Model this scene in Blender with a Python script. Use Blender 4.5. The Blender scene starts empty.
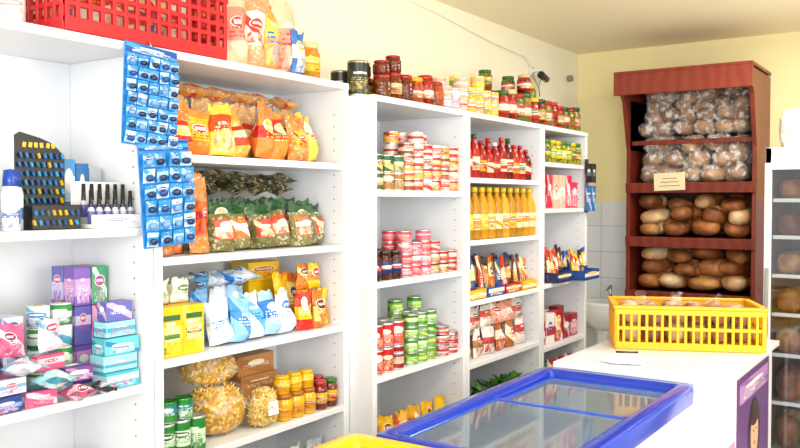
import bpy, math, random
from mathutils import Matrix, Vector
R=random.Random(7)
S=bpy.context.scene
S.view_settings.view_transform='Standard'
try: S.view_settings.look='None'
except Exception: pass

# ------------------------------------------------------------ materials
def lin(c):
    return c/12.92 if c<=0.04045 else ((c+0.055)/1.055)**2.4
_h={}
def hx(s):
    if isinstance(s,tuple): return s
    if s not in _h:
        t=s.lstrip('#'); _h[s]=tuple(lin(int(t[i:i+2],16)/255) for i in (0,2,4))+(1.0,)
    return _h[s]
class NT:
    def __init__(self,name):
        self.m=bpy.data.materials.new(name); self.m.use_nodes=True
        self.n=self.m.node_tree.nodes; self.l=self.m.node_tree.links
        self.b=self.n['Principled BSDF']
    def node(self,t,**k):
        x=self.n.new(t)
        for a,v in k.items(): setattr(x,a,v)
        return x
    def put(self,sock,v):
        if isinstance(v,bpy.types.NodeSocket): self.l.new(v,sock)
        else: sock.default_value=v
    def math(self,op,a,b=0.0):
        x=self.node('ShaderNodeMath',operation=op)
        self.put(x.inputs[0],a); self.put(x.inputs[1],b); return x.outputs[0]
    def mix(self,f,a,b):
        x=self.node('ShaderNodeMix',data_type='RGBA')
        self.put(x.inputs[0],f); self.put(x.inputs[6],a); self.put(x.inputs[7],b); return x.outputs[2]
    def attr(self,n,o='Color'):
        return self.node('ShaderNodeAttribute',attribute_name=n).outputs[o]
    def obj(self): return self.node('ShaderNodeTexCoord').outputs['Object']
    def noise(self,scale,detail=3,vec=None):
        x=self.node('ShaderNodeTexNoise'); x.inputs['Scale'].default_value=scale; x.inputs['Detail'].default_value=detail
        self.l.new(vec if vec is not None else self.obj(),x.inputs['Vector']); return x.outputs['Fac']
    def vor(self,scale,vec=None):
        v=self.node('ShaderNodeTexVoronoi'); v.inputs['Scale'].default_value=scale; self.l.new(vec if vec is not None else self.obj(),v.inputs['Vector'])
        s=self.node('ShaderNodeSeparateColor'); self.l.new(v.outputs['Color'],s.inputs[0]); return s.outputs[0],s.outputs[1],v.outputs['Distance']
    def bump(self,h,s,d=0.01):
        x=self.node('ShaderNodeBump'); x.inputs['Strength'].default_value=s; x.inputs['Distance'].default_value=d
        self.l.new(h,x.inputs['Height']); self.l.new(x.outputs[0],self.b.inputs['Normal'])
    def set(self,**k):
        for a,v in k.items(): self.put(self.b.inputs[a.replace('_',' ')],v)
        return self.m
MATS={}
def uvs(t):
    uv=t.node('ShaderNodeTexCoord').outputs['UV']
    sp=t.node('ShaderNodeSeparateXYZ'); t.l.new(uv,sp.inputs[0]); return sp.outputs[0],sp.outputs[1]
def printed(t,u,v,a,b,c,r):
    """label artwork with per-product variation r (0..1)"""
    fr=lambda k: t.math('FRACT',t.math('MULTIPLY',r,k))
    sub=lambda x,y: t.math('SUBTRACT',x,y); mul=lambda x,y: t.math('MULTIPLY',x,y); ab=lambda x: t.math('ABSOLUTE',x)
    diag=mul(t.math('GREATER_THAN',fr(3.1),0.6),mul(sub(u,0.5),0.8))
    pos=t.math('ADD',sub(v,t.math('ADD',0.35,mul(fr(9.7),0.3))),diag)
    band=t.math('LESS_THAN',ab(pos),t.math('ADD',0.1,mul(fr(5.3),0.16)))
    col=t.mix(band,a,b)
    cb0=t.node('ShaderNodeCombineXYZ'); t.l.new(u,cb0.inputs[0]); t.l.new(v,cb0.inputs[1]); t.l.new(r,cb0.inputs[2])
    v1,v2,vd=t.vor(9.0,cb0.outputs[0])
    pic=mul(mul(t.math('LESS_THAN',v,0.36),t.math('GREATER_THAN',v,0.06)),mul(t.math('LESS_THAN',ab(sub(u,0.5)),0.38),t.math('GREATER_THAN',fr(17.3),0.5)))
    col=t.mix(pic,col,t.mix(v1,t.mix(v2,b,c),a))
    ey=t.math('ADD',0.58,mul(fr(11.9),0.14)); ew=t.math('ADD',0.17,mul(fr(7.7),0.2)); eh=t.math('ADD',0.07,mul(fr(6.1),0.09))
    e=t.math('ADD',t.math('POWER',ab(t.math('DIVIDE',sub(u,0.5),ew)),2.0),t.math('POWER',ab(t.math('DIVIDE',sub(v,ey),eh)),2.0))
    on=t.math('GREATER_THAN',fr(13.7),0.35)
    col=t.mix(mul(on,t.math('LESS_THAN',e,1.3)),col,(0.85,0.83,0.76,1))
    col=t.mix(mul(on,t.math('LESS_THAN',e,1.0)),col,c)
    cb=t.node('ShaderNodeCombineXYZ')
    t.l.new(mul(u,22.0),cb.inputs[0]); t.l.new(t.math('FLOOR',mul(v,16.0)),cb.inputs[1]); t.l.new(mul(r,50.0),cb.inputs[2])
    nz=t.noise(1.0,1,cb.outputs[0])
    line=t.math('LESS_THAN',t.math('FRACT',mul(v,16.0)),0.5)
    inb=mul(t.math('LESS_THAN',ab(sub(u,0.5)),0.36),t.math('LESS_THAN',ab(sub(v,0.45)),0.1))
    col=t.mix(mul(mul(line,inb),t.math('GREATER_THAN',nz,0.5)),col,c)
    word=mul(t.math('LESS_THAN',ab(sub(v,ey)),0.035),t.math('LESS_THAN',ab(sub(u,0.5)),mul(ew,0.75)))
    col=t.mix(mul(word,t.math('GREATER_THAN',nz,0.42)),col,(0.88,0.86,0.8,1))
    return col
for nm,key,rough,bp in (('printed_label','label',0.35,0),('printed_film_bag','bag',0.2,1)):
    t=NT(nm); u,v=uvs(t)
    t.set(Base_Color=printed(t,u,v,t.attr('ca'),t.attr('cb'),t.attr('cc'),t.attr('rnd','Fac')),Roughness=rough)
    if bp: t.bump(t.noise(26,4),0.9,0.02)
    MATS[key]=t.m
t=NT('clear_film_bag'); u,v=uvs(t); a,b,c=t.attr('ca'),t.attr('cb'),t.attr('cc'); r=t.attr('rnd','Fac')
v1,v2,vd=t.vor(130)
cont=t.mix(t.math('MULTIPLY',v1,0.5),a,t.mix(0.5,a,(0.02,0.015,0.008,1)))
cont=t.mix(t.math('GREATER_THAN',v2,0.85),cont,t.mix(0.4,a,(0.9,0.85,0.7,1)))
U=t.math('DIVIDE',t.math('SUBTRACT',u,0.14),0.72); V=t.math('DIVIDE',t.math('SUBTRACT',v,0.22),0.42)
inl=t.math('MULTIPLY',t.math('LESS_THAN',t.math('ABSOLUTE',t.math('SUBTRACT',U,0.5)),0.5),t.math('LESS_THAN',t.math('ABSOLUTE',t.math('SUBTRACT',V,0.5)),0.5))
t.set(Base_Color=t.mix(inl,cont,printed(t,U,V,b,c,c,r)),Roughness=0.16); t.bump(t.noise(30,4),0.9,0.02); MATS['clear']=t.m
t=NT('plastic'); t.set(Base_Color=t.attr('ca'),Roughness=0.4); MATS['plain']=t.m
t=NT('glossy_plastic'); t.set(Base_Color=t.attr('ca'),Roughness=0.15); MATS['gloss']=t.m
t=NT('tin_metal'); t.set(Base_Color=t.attr('ca'),Roughness=0.3,Metallic=0.8); MATS['metal']=t.m
def speckle(name,scale,rough):
    t=NT(name); v1,v2,vd=t.vor(scale)
    col=t.mix(v1,t.attr('ca'),t.attr('cb'))
    col=t.mix(t.math('GREATER_THAN',v2,0.75),col,t.attr('cc'))
    t.set(Base_Color=col,Roughness=rough); t.bump(vd,0.4,0.004); MATS[name]=t.m
speckle('jar_contents',75,0.12); speckle('pasta_pieces',70,0.3)
t=NT('bread_crust')
rp=t.node('ShaderNodeValToRGB'); t.l.new(t.noise(9,4),rp.inputs[0]); rp.color_ramp.elements[0].position=0.38; rp.color_ramp.elements[1].position=0.66
t.set(Base_Color=t.mix(rp.outputs[0],t.attr('ca'),t.attr('cb')),Roughness=0.5); t.bump(t.noise(40,3),0.4,0.01); MATS['bread']=t.m
for nm,key,lo,hi in (('clear_polythene','film',0.08,0.66),('thin_clear_polythene','thin',0.03,0.28)):
    t=NT(nm)
    rp=t.node('ShaderNodeValToRGB'); t.l.new(t.noise(24,4),rp.inputs[0]); rp.color_ramp.elements[0].position=0.47; rp.color_ramp.elements[1].position=0.62
    rp.color_ramp.elements[0].color=(lo,)*3+(1,); rp.color_ramp.elements[1].color=(hi,)*3+(1,)
    t.set(Base_Color=t.attr('ca'),Roughness=0.12,Alpha=rp.outputs[0]); t.bump(t.noise(32,4),1.0,0.03); MATS[key]=t.m
t=NT('red_brown_wood')
w=t.node('ShaderNodeTexWave'); w.inputs['Scale'].default_value=4; w.inputs['Distortion'].default_value=6; w.inputs['Detail'].default_value=3
t.l.new(t.obj(),w.inputs['Vector'])
t.set(Base_Color=t.mix(t.math('MULTIPLY',w.outputs['Fac'],0.5),t.attr('ca'),t.attr('cb')),Roughness=0.4); MATS['wood']=t.m
t=NT('white_laminate'); t.set(Base_Color=t.mix(t.noise(5),(0.77,0.79,0.82,1),(0.83,0.84,0.86,1)),Roughness=0.35); MATS['lam']=t.m
def glassm(name,tint,refl,haze=0.0,fc=(0.8,0.9,1,1)):
    m=bpy.data.materials.new(name); m.use_nodes=True; n=m.node_tree.nodes; l=m.node_tree.links; n.clear()
    o=n.new('ShaderNodeOutputMaterial'); mx=n.new('ShaderNodeMixShader'); tr=n.new('ShaderNodeBsdfTransparent'); gl=n.new('ShaderNodeBsdfGlossy')
    fr=n.new('ShaderNodeFresnel'); fr.inputs[0].default_value=1.5; ml=n.new('ShaderNodeMath'); ml.operation='ADD'; ml.inputs[1].default_value=refl
    ml.use_clamp=True
    tr.inputs[0].default_value=tint; gl.inputs['Roughness'].default_value=0.05
    df=n.new('ShaderNodeBsdfDiffuse'); df.inputs[0].default_value=fc; m2=n.new('ShaderNodeMixShader'); m2.inputs[0].default_value=haze
    l.new(tr.outputs[0],m2.inputs[1]); l.new(df.outputs[0],m2.inputs[2])
    l.new(fr.outputs[0],ml.inputs[0]); l.new(ml.outputs[0],mx.inputs[0]); l.new(m2.outputs[0],mx.inputs[1]); l.new(gl.outputs[0],mx.inputs[2]); l.new(mx.outputs[0],o.inputs[0])
    MATS[name]=m
glassm('lid_glass',(0.92,0.97,1,1),0.0,0.22,(0.55,0.74,1,1)); glassm('door_glass',(0.93,0.95,0.95,1),0.03)  # lid glass gets a pale blue diffuse share, painting in milky reflection haze

# ------------------------------------------------------------ mesh accumulator
def c3(c):
    if isinstance(c,str): return (c,c,c)
    if len(c)==1: return (c[0],)*3
    if len(c)==2: return (c[0],c[1],c[0])
    return c
class Acc:
    def __init__(s): s.V=[];s.F=[];s.M=[];s.U=[];s.C=[];s.S=[];s.R=[]
    def add(s,M,vs,fs):
        o=len(s.V); rn=R.random()
        for v in vs: s.V.append(M@Vector(v))
        for (idx,mat,cols,uv,sm) in fs:
            s.F.append([o+i for i in idx]); s.M.append(mat); s.C.append(c3(cols)); s.U.append(uv if uv else [(0,0)]*len(idx)); s.S.append(sm); s.R.append(rn)
    def done(s,name,parent=None):
        if not s.V: return None
        xs=[v.x for v in s.V]; ys=[v.y for v in s.V]; zs=[v.z for v in s.V]
        c=Vector(((min(xs)+max(xs))/2,(min(ys)+max(ys))/2,min(zs)))
        me=bpy.data.meshes.new(name); me.from_pydata([tuple(v-c) for v in s.V],[],s.F)
        ml=list(dict.fromkeys(s.M))
        for m in ml: me.materials.append(MATS[m])
        me.polygons.foreach_set('material_index',[ml.index(m) for m in s.M])
        me.polygons.foreach_set('use_smooth',s.S)
        uvl=me.uv_layers.new(name='UVMap'); d=[]
        for u in s.U:
            for p in u: d+= [p[0],p[1]]
        uvl.data.foreach_set('uv',d)
        for k,an in enumerate(('ca','cb','cc')):
            at=me.color_attributes.new(an,'FLOAT_COLOR','CORNER'); d=[]
            for f,cc in zip(s.F,s.C): d+= list(hx(cc[k]))*len(f)
            at.data.foreach_set('color',d)
        at=me.attributes.new('rnd','FLOAT','FACE'); at.data.foreach_set('value',s.R)
        me.update()
        o=bpy.data.objects.new(name,me); o.location=c; S.collection.objects.link(o)
        if parent: o.parent=parent
        return o
def empty(name):
    e=bpy.data.objects.new(name,None); S.collection.objects.link(e); e.empty_display_size=0.1; return e
I=Matrix.Identity(4)
def T(x,y,z,rz=0,ry=0,rx=0):
    return Matrix.Translation((x,y,z))@Matrix.Rotation(math.radians(rz),4,'Z')@Matrix.Rotation(math.radians(ry),4,'Y')@Matrix.Rotation(math.radians(rx),4,'X')
def rest(M,vs):
    mz=min((M@Vector(v)).z for v in vs); return Matrix.Translation((0,0,M.translation.z-mz+.0006))@M

def carton(A,M,sx,sy,sz,cols,mat='label',ch=0.0015):
    h=(sx/2,sy/2,sz/2); ch=min(ch,min(h)*0.6); vs=[];idx={}
    for a in (-1,1):
        for b in (-1,1):
            for c in (-1,1):
                sg=(a,b,c)
                for k in range(3):
                    p=[sg[j]*(h[j]-(0 if j==k else ch)) for j in range(3)]; p[2]+=h[2]
                    idx[(sg,k)]=len(vs); vs.append(p)
    fs=[]
    def face(ix,nrm,uv=None):
        p=[Vector(vs[i]) for i in ix]; n=(p[1]-p[0]).cross(p[2]-p[0])
        if n.dot(Vector(nrm))<0: ix=ix[::-1]; uv=uv[::-1] if uv else None
        fs.append((ix,mat,cols,uv,False))
    q=((-1,-1),(1,-1),(1,1),(-1,1))
    for k in range(3):
        o=[j for j in range(3) if j!=k]
        for sgn in (-1,1):
            ix=[];uv=[]
            for p in q:
                sg=[0,0,0]; sg[k]=sgn; sg[o[0]]=p[0]; sg[o[1]]=p[1]; ix.append(idx[(tuple(sg),k)]); uv.append(((p[0]+1)/2,(p[1]+1)/2))
            n=[0,0,0]; n[k]=sgn
            face(ix,n,uv if k<2 else None)
    for k in range(3):
        a,b=[j for j in range(3) if j!=k]
        for s1 in (-1,1):
            for s2 in (-1,1):
                e=[0,0,0]; e[a]=s1; e[b]=s2
                lo=list(e); lo[k]=-1; hi=list(e); hi[k]=1
                face([idx[(tuple(lo),a)],idx[(tuple(hi),a)],idx[(tuple(hi),b)],idx[(tuple(lo),b)]],e)
    for a in (-1,1):
        for b in (-1,1):
            for c in (-1,1): face([idx[((a,b,c),0)],idx[((a,b,c),1)],idx[((a,b,c),2)]],(a,b,c))
    A.add(M,vs,fs)
def board(A,x0,x1,y0,y1,z0,z1,cols='#ffffff',mat='plain',M=I,ch=0.002):
    carton(A,M@T((x0+x1)/2,(y0+y1)/2,z0),x1-x0,y1-y0,z1-z0,cols,mat,ch)
def lathe(A,M,prof,n=16):
    vs=[];fs=[]
    for p in prof:
        for k in range(n):
            a=2*math.pi*k/n; vs.append((p[0]*math.cos(a),p[0]*math.sin(a),p[1]))
    for i in range(1,len(prof)):
        for k in range(n):
            k2=(k+1)%n; u0=(k*2/n+0.75)%1.0; u1=u0+2/n
            fs.append(([(i-1)*n+k,(i-1)*n+k2,i*n+k2,i*n+k],prof[i][2],prof[i][3],[(u0,0),(u1,0),(u1,1),(u0,1)],True))
    A.add(M,vs,fs)
TIN='#d8d8d8'
def can(A,x,y,z,r,h,cols,lid=TIN,mat='label'):
    M=T(x,y,z,R.uniform(-25,25))
    lathe(A,M,[(0.001,0,'metal',TIN),(r*.96,0,'metal',TIN),(r,h*.03,'metal',TIN),(r*.985,h*.06,'metal',TIN),(r*.985,h*.93,mat,cols),(r,h*.97,'metal',lid),(r*.96,h,'metal',lid),(r*.92,h-.003,'metal',lid),(0.001,h-.003,'metal',lid)])
def jar(A,x,y,z,r,h,cont,lid,lab=None,mat='jar_contents'):
    M=T(x,y,z,R.uniform(-25,25))
    p=[(0.001,0,mat,cont),(r*.85,0,mat,cont),(r,h*.06,mat,cont),(r,h*.22,mat,cont)]
    if lab: p+=[(r*1.01,h*.221,'label',lab),(r*1.01,h*.60,'label',lab)]
    p+=[(r,h*.62,mat,cont),(r,h*.70,mat,cont),(r*.82,h*.81,mat,cont),(r*.82,h*.84,mat,cont),(r*.88,h*.841,'gloss',lid),(r*.88,h*.985,'gloss',lid),(r*.8,h,'gloss',lid),(0.001,h,'gloss',lid)]
    lathe(A,M,p)
def bottle(A,x,y,z,r,h,liq,cap,lab,mat='gloss'):
    M=T(x,y,z,R.uniform(-20,20))
    lathe(A,M,[(0.001,0,mat,liq),(r*.9,0,mat,liq),(r,h*.04,mat,liq),(r,h*.18,mat,liq),(r*1.01,h*.181,'label',lab),(r*1.01,h*.48,'label',lab),(r,h*.49,mat,liq),(r*.98,h*.6,mat,liq),(r*.75,h*.74,mat,liq),(r*.35,h*.86,mat,liq),(r*.35,h*.9,mat,liq),(r*.42,h*.901,'gloss',cap),(r*.4,h,'gloss',cap),(0.001,h,'gloss',cap)])
def bag(A,M,w,h,t,cols,mat='bag',nu=10,nv=12,stand=True,top=None):
    ph=R.uniform(0,6); sl=R.uniform(-.12,.12); vs=[];fs=[]
    for sd in (1,-1):
        for j in range(nv+1):
            v=j/nv
            for i in range(nu+1):
                u=i/nu; s=math.sin(math.pi*u)
                fb=min(1,(v+.04)/.22)**.5 if stand else min(1,v/.25)**.6
                ft=max(0,min(1,(0.93-v)/.45))**.75
                b=t/2*(max(0,s)**.75)*fb*ft*(1+.2*math.sin(7*u+ph+5*v)*s+.14*math.sin(10*v+ph*2+3*u))
                wd=w*(.92+.08*math.cos(2*math.pi*v)) *(1-.10*(1-ft))
                z=v*h*(1-.03*math.sin(ph+4*u)*v)+(0.005*math.sin(5*u*math.pi+ph) if j==nv else 0)
                off=(.012*math.sin(9*u+ph)+.03*sl*10*t)*max(0,v-.7)/.3*(.5)
                vs.append((sd*b+off+(.005*math.sin(25*u) if v>.93 else 0),(u-.5)*wd+sl*w*v*v*.6+.004*math.sin(7*v+ph),z))
        o=0 if sd==1 else (nu+1)*(nv+1)
        for j in range(nv):
            for i in range(nu):
                q=[o+j*(nu+1)+i,o+j*(nu+1)+i+1,o+(j+1)*(nu+1)+i+1,o+(j+1)*(nu+1)+i]
                uv=[(i/nu,j/nv),((i+1)/nu,j/nv),((i+1)/nu,(j+1)/nv),(i/nu,(j+1)/nv)]
                if sd<0: q=q[::-1]; uv=uv[::-1]
                mm,cc=mat,cols
                if top and j>=nv*top[0]: mm,cc=top[1],top[2]
                fs.append((q,mm,cc,uv,True))
    A.add(rest(M,vs),vs,fs)
def blob(A,M,lx,ly,lz,cols,mat,n=12,m=8,e=0.8,wob=.06,ph=None):
    ph=R.uniform(0,6) if ph is None else ph; vs=[];fs=[]
    def sp(c): return math.copysign(abs(c)**e,c)
    for j in range(m+1):
        f=-math.pi/2+math.pi*j/m
        for i in range(n):
            a=2*math.pi*i/n; k=1+wob*math.sin(3*a+ph)+wob*.7*math.sin(5*f+2*a+ph)
            vs.append((lx/2*sp(math.cos(f))*sp(math.cos(a))*k,ly/2*sp(math.cos(f))*sp(math.sin(a))*k,lz/2*(sp(math.sin(f))+1)))
    for j in range(m):
        for i in range(n):
            i2=(i+1)%n; fs.append(([j*n+i,j*n+i2,(j+1)*n+i2,(j+1)*n+i],mat,cols,None,True))
    A.add(M,vs,fs)
def tube(A,p0,p1,r,cols,mat='plain',n=6):
    p0,p1=Vector(p0),Vector(p1); d=p1-p0; q=d.to_track_quat('Z','Y').to_matrix().to_4x4()
    lathe(A,Matrix.Translation(p0)@q,[(0.0005,0,mat,cols),(r,0,mat,cols),(r,d.length,mat,cols),(0.0005,d.length,mat,cols)],n)
def rr(x0,x1,y0,y1,r,z,n=5):
    o=[]
    for cx,cy,a0 in ((x1-r,y1-r,0),(x0+r,y1-r,90),(x0+r,y0+r,180),(x1-r,y0+r,270)):
        for k in range(n+1):
            a=math.radians(a0+90*k/n); o.append((cx+r*math.cos(a),cy+r*math.sin(a),z))
    return o
def loft(A,loops,mat,cols,cap0=False,cap1=False,M=I,smooth=True):
    n=len(loops[0]); vs=[p for l in loops for p in l]; fs=[]
    for i in range(len(loops)-1):
        for k in range(n):
            k2=(k+1)%n; fs.append(([i*n+k,i*n+k2,(i+1)*n+k2,(i+1)*n+k],mat,cols,None,smooth))
    if cap0: fs.append((list(range(n))[::-1],mat,cols,None,False))
    if cap1: fs.append(([(len(loops)-1)*n+k for k in range(n)],mat,cols,None,False))
    A.add(M,vs,fs)
def leaf(A,M,L,w,col):
    """a curved leaf blade growing along local z, bending outwards along x"""
    vs=[];fs=[];n=6
    for i in range(n+1):
        t=i/n; ww=w*math.sin(math.pi*min(1,t*.92+.06))**.8; x=L*.55*t*t; z=L*(t-.25*t*t)
        vs+=[(x+ww*.25,-ww/2,z),(x,0,z),(x+ww*.25,ww/2,z)]
    for i in range(n):
        for k in range(2): fs.append(([i*3+k,i*3+k+1,i*3+k+4,i*3+k+3],'plain',col,None,True))
    A.add(M,vs,fs)
def curve(name,pts,r,col,parent=None):
    c=bpy.data.curves.new(name,'CURVE'); c.dimensions='3D'; c.bevel_depth=r; c.bevel_resolution=2
    s=c.splines.new('NURBS'); s.points.add(len(pts)-1); s.use_endpoint_u=True; s.order_u=3
    for p,q in zip(s.points,pts): p.co=(*q,1)
    m=NT(name+'_mat'); m.set(Base_Color=hx(col),Roughness=0.5); c.materials.append(m.m)
    o=bpy.data.objects.new(name,c); S.collection.objects.link(o)
    if parent: o.parent=parent
    return o

# ------------------------------------------------------------ room shell
def slab(name,x0,x1,y0,y1,z0,z1,mat):
    A=Acc(); MATS['_t']=mat; board(A,x0,x1,y0,y1,z0,z1,'#ffffff','_t',ch=0.0005); return A.done(name)
def plaster(name,c1,c2):
    t=NT(name); t.set(Base_Color=t.mix(t.noise(1.3,4),hx(c1),hx(c2)),Roughness=0.8); t.bump(t.noise(60,4),0.12,0.004); return t.m
H=2.74; YB=6.16
slab('wall_left',-0.12,0,-2.5,YB,0,H,plaster('cream_plaster','#fdf9e2','#fefbea'))
def backmat():
    t=NT('back_wall_plaster_and_tile')
    g=t.node('ShaderNodeNewGeometry'); sp=t.node('ShaderNodeSeparateXYZ'); t.l.new(g.outputs['Position'],sp.inputs[0])
    cb=t.node('ShaderNodeCombineXYZ'); t.l.new(sp.outputs[0],cb.inputs[0]); t.l.new(sp.outputs[2],cb.inputs[1])
    br=t.node('ShaderNodeTexBrick'); t.l.new(cb.outputs[0],br.inputs['Vector']); br.offset=0
    for k,v in (('Scale',1.0),('Mortar Size',0.003),('Brick Width',0.2),('Row Height',0.2)): br.inputs[k].default_value=v
    br.inputs['Color1'].default_value=hx('#dde3ee'); br.inputs['Color2'].default_value=hx('#e4e9f2'); br.inputs['Mortar'].default_value=hx('#b9bfc8')
    pl=t.mix(t.noise(1.5,4),hx('#f7e9ae'),hx('#faf0c0'))
    top=t.math('GREATER_THAN',sp.outputs[2],1.585)
    t.set(Base_Color=t.mix(top,br.outputs['Color'],pl),Roughness=t.math('ADD',t.math('MULTIPLY',top,0.55),0.2)); return t.m
slab('wall_back',-0.12,4.2,YB,YB+0.12,0,H,backmat())
slab('wall_right',4.2,4.32,1.2,YB+0.12,0,H,plaster('cream_plaster_right','#f9f1d4','#faf4dc'))
slab('ceiling',-0.12,4.32,-2.5,YB+0.12,H,H+0.1,plaster('tan_ceiling_paint','#f9eece','#faf1d5'))
def floorm():
    t=NT('floor_tile'); br=t.node('ShaderNodeTexBrick'); t.l.new(t.obj(),br.inputs['Vector']); br.offset=0
    for k,v in (('Scale',1.0),('Mortar Size',0.004),('Brick Width',0.33),('Row Height',0.33)): br.inputs[k].default_value=v
    br.inputs['Color1'].default_value=hx('#e2dccf'); br.inputs['Color2'].default_value=hx('#e8e2d6'); br.inputs['Mortar'].default_value=hx('#9d9383')
    t.set(Base_Color=br.outputs['Color'],Roughness=0.35); return t.m
slab('floor',-0.12,4.32,-2.5,YB+0.12,-0.1,0,floorm())

# ------------------------------------------------------------ shelving
def unit(y0,y1,xf,top,shelves,pt=0.03):
    A=Acc(); xb=0.015
    board(A,xb,xf,y0,y0+pt,0,top-.026,mat='lam'); board(A,xb,xf,y1-pt,y1,0,top-.026,mat='lam')
    board(A,xb,xb+.012,y0+pt,y1-pt,0.05,top-.026,mat='lam')
    board(A,xb,xf+.004,y0,y1,top-.026,top,mat='lam')
    for z in shelves: board(A,xb+.012,xf-.002,y0+pt,y1-pt,z-.026,z,mat='lam')
    k=0.2
    while k<top-.1:
        board(A,xf-.053,xf-.047,y1-pt-.0012,y1-pt+.0005,k,k+.006,'#8a8a8a',ch=.0003); k+=.05
    return A.done('shelving_unit')
unit(0.50,1.708,0.40,2.08,[0.1,0.60,1.024,1.515],.034)
unit(1.712,2.712,0.40,2.08,[0.1,0.42,0.75,1.084,1.415,1.75],.034)
unit(2.717,3.490,0.52,2.03,[0.1,0.48,0.865,1.26,1.64])
unit(3.494,4.362,0.52,2.03,[0.1,0.48,0.79,1.10,1.40,1.71])
unit(4.366,5.050,0.52,2.03,[0.1,0.42,0.74,1.11,1.55,1.82])

def crate(A,M,L,W,Hh,col,nr=12,rows=2,d=.012,rib=.005):
    board(A,-L/2,L/2,-W/2,W/2,0,.012,col,M=M)
    zz=[Hh*(.17+.63*i/rows) for i in range(1,rows)]
    def wall(a0,a1,axis,pos,n):
        def bb(p0,p1,z0,z1,e=0):
            if axis=='x': board(A,p0,p1,pos-d/2-e,pos+d/2+e,z0,z1,col,M=M)
            else: board(A,pos-d/2-e,pos+d/2+e,p0,p1,z0,z1,col,M=M)
        bb(a0,a1,0,Hh*.17); bb(a0-.006,a1+.006,Hh*.80,Hh*.93,.002); bb(a0-.01,a1+.01,Hh*.93,Hh,.008)
        for z in zz: bb(a0,a1,z-.008,z+.008)
        for i in range(n+1):
            p=a0+(a1-a0)*i/n; q=.014 if i in (0,n) else rib
            bb(max(a0,p-q),min(a1,p+q),Hh*.1,Hh*.85,.001)
    wall(-L/2,L/2,'x',-W/2,nr); wall(-L/2,L/2,'x',W/2,nr)
    m=max(4,int(nr*W/L)); wall(-W/2,W/2,'y',-L/2,m); wall(-W/2,W/2,'y',L/2,m)

# ---- top of near units
A=Acc(); crate(A,T(.275,1.715,2.081,90),.62,.25,.24,'#bc0818',15,4,rib=.007); A.done('red_plastic_crate')
A=Acc()
for i in range(6): bag(A,T(.28,1.48+i*.085,2.10,R.uniform(-20,20)),.12,.2,.06,R.choice([('#f4f0e8','#d03030','#e8b020'),('#e8d8a0','#d03030','#2050a0')]))
A.done('packets_in_crate')
A=Acc()
for i in range(4): lathe(A,T(.2+.05*(i%2),1.08+i*.085,2.081),[(.001,0,'gloss','#f0ecec'),(.036,0,'gloss','#f0ecec'),(.04,.02,'gloss','#f0ecec'),(.04,.1,'label',('#f4f0f0','#f0d8dc','#d8a0a8')),(.03,.13,'gloss','#f4f4f4'),(.001,.13,'gloss','#f4f4f4')])
A.done('tissue_paper_tubs')
A=Acc()
cl=[('#f0a030','#f6e060','#d02020'),('#f6c8a8','#f09080','#d04040'),('#f4c030','#f8e8a0','#2060b0'),('#f0a878','#f4ece0','#e04040'),('#f8d850','#e8a020','#c02020'),('#f6a040','#f6d060','#3070c0')]
k=0
for yy in (2.135,2.225,2.315,2.405):
    for xx in (.17,.32):
        bag(A,T(xx,yy,2.081,R.uniform(-35,25),R.uniform(-8,4),R.uniform(-6,6)),.13,R.uniform(.22,.32),.10,cl[k%6],mat='bag' if k%3 else 'clear'); k+=1
for i in range(3): bag(A,T(.33,2.14+i*.12,2.15,R.uniform(-40,40),-35),.12,.14,.06,cl[(i*2+1)%6],stand=False)
bag(A,T(.37,2.43,2.081,10),.09,.17,.06,('#2f6fc0','#e8eef4','#f0b020'))
A.done('snack_bags')
A=Acc(); jar(A,.31,2.555,2.081,.052,.15,('#c8701c','#e0902c','#8a9a30'),'#d8c890',('#f0d040','#e8a030','#a03020')); jar(A,.20,2.62,2.081,.045,.13,('#50442c','#6a6038','#888050'),'#c8b880',('#d8c070','#a08030','#503820')); A.done('pickle_jar')

# ---- bay 2, shelf 1
A=Acc(); z=1.751
oc=[('#ee8c38','#d01c10','#f8d878'),('#f2b848','#dc2c10','#f6e8b0'),('#f0842c','#f0b020','#c81c10'),('#e87c2c','#c81810','#f4c030'),('#f4c848','#d8501c','#f8f0d0')]
for i in range(8): bag(A,T(.33-(i%2)*.025,1.865+i*.102,z,R.uniform(-22,22),R.uniform(-12,4),R.uniform(-5,5)),.12,R.uniform(.155,.205),.09,oc[(i*2)%5],mat='bag' if i%3 else 'clear')
for i in range(7): bag(A,T(.20,1.87+i*.112,z,R.uniform(-12,12)),.12,.22,.075,('#e8b878','#d82818','#f8e0a0'),mat='clear')
for i in range(6): bag(A,T(.19+.03*(i%2),1.99+i*.115,z+.215,90+R.uniform(-20,20),-86),.10,.17,.045,('#e0a868','#e08838','#d03020'),mat='clear',stand=False)
A.done('dry_pasta_bags')
A=Acc()
for i in range(2): bag(A,T(.36-.05*i,1.785+i*.002,z,R.uniform(-10,10)),.055,.17,.03,('#2f8a40','#e8e0a0','#d03020'))
A.done('soup_packets')
# ---- bay 2, shelf 2
A=Acc(); z=1.416
bs=[('#e88838','#d84018','#f4e0b8'),('#e07830','#d02414','#f4e0c0'),('#ea9048','#e86020','#c82820')]
for i,yy in enumerate((1.81,1.885,1.955)): bag(A,T(.34-(i%2)*.05,yy,z,R.uniform(-5,20),-5,R.uniform(-3,4)),.085,.27,.075,bs[i],mat='clear' if i!=1 else 'bag')
bag(A,T(.2,1.84,z,0),.1,.24,.07,bs[0],mat='clear')
A.done('bread_stick_bags')
A=Acc()
lc=[('#7c7240','#d8502c','#f4ecd0'),('#867c44','#e87030','#f4f0dc'),('#6c6838','#cc3a28','#f0e0b0')]
for i in range(6): bag(A,T(.33-.02*(i%2),2.062+i*.108,z,R.uniform(-24,18),R.uniform(-12,-2),R.uniform(-5,5)),.112,R.uniform(.165,.2),.09,lc[i%3],mat='clear',top=(.74,'bag',('#1c4c26','#2c5a2e','#c8b890')))
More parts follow.
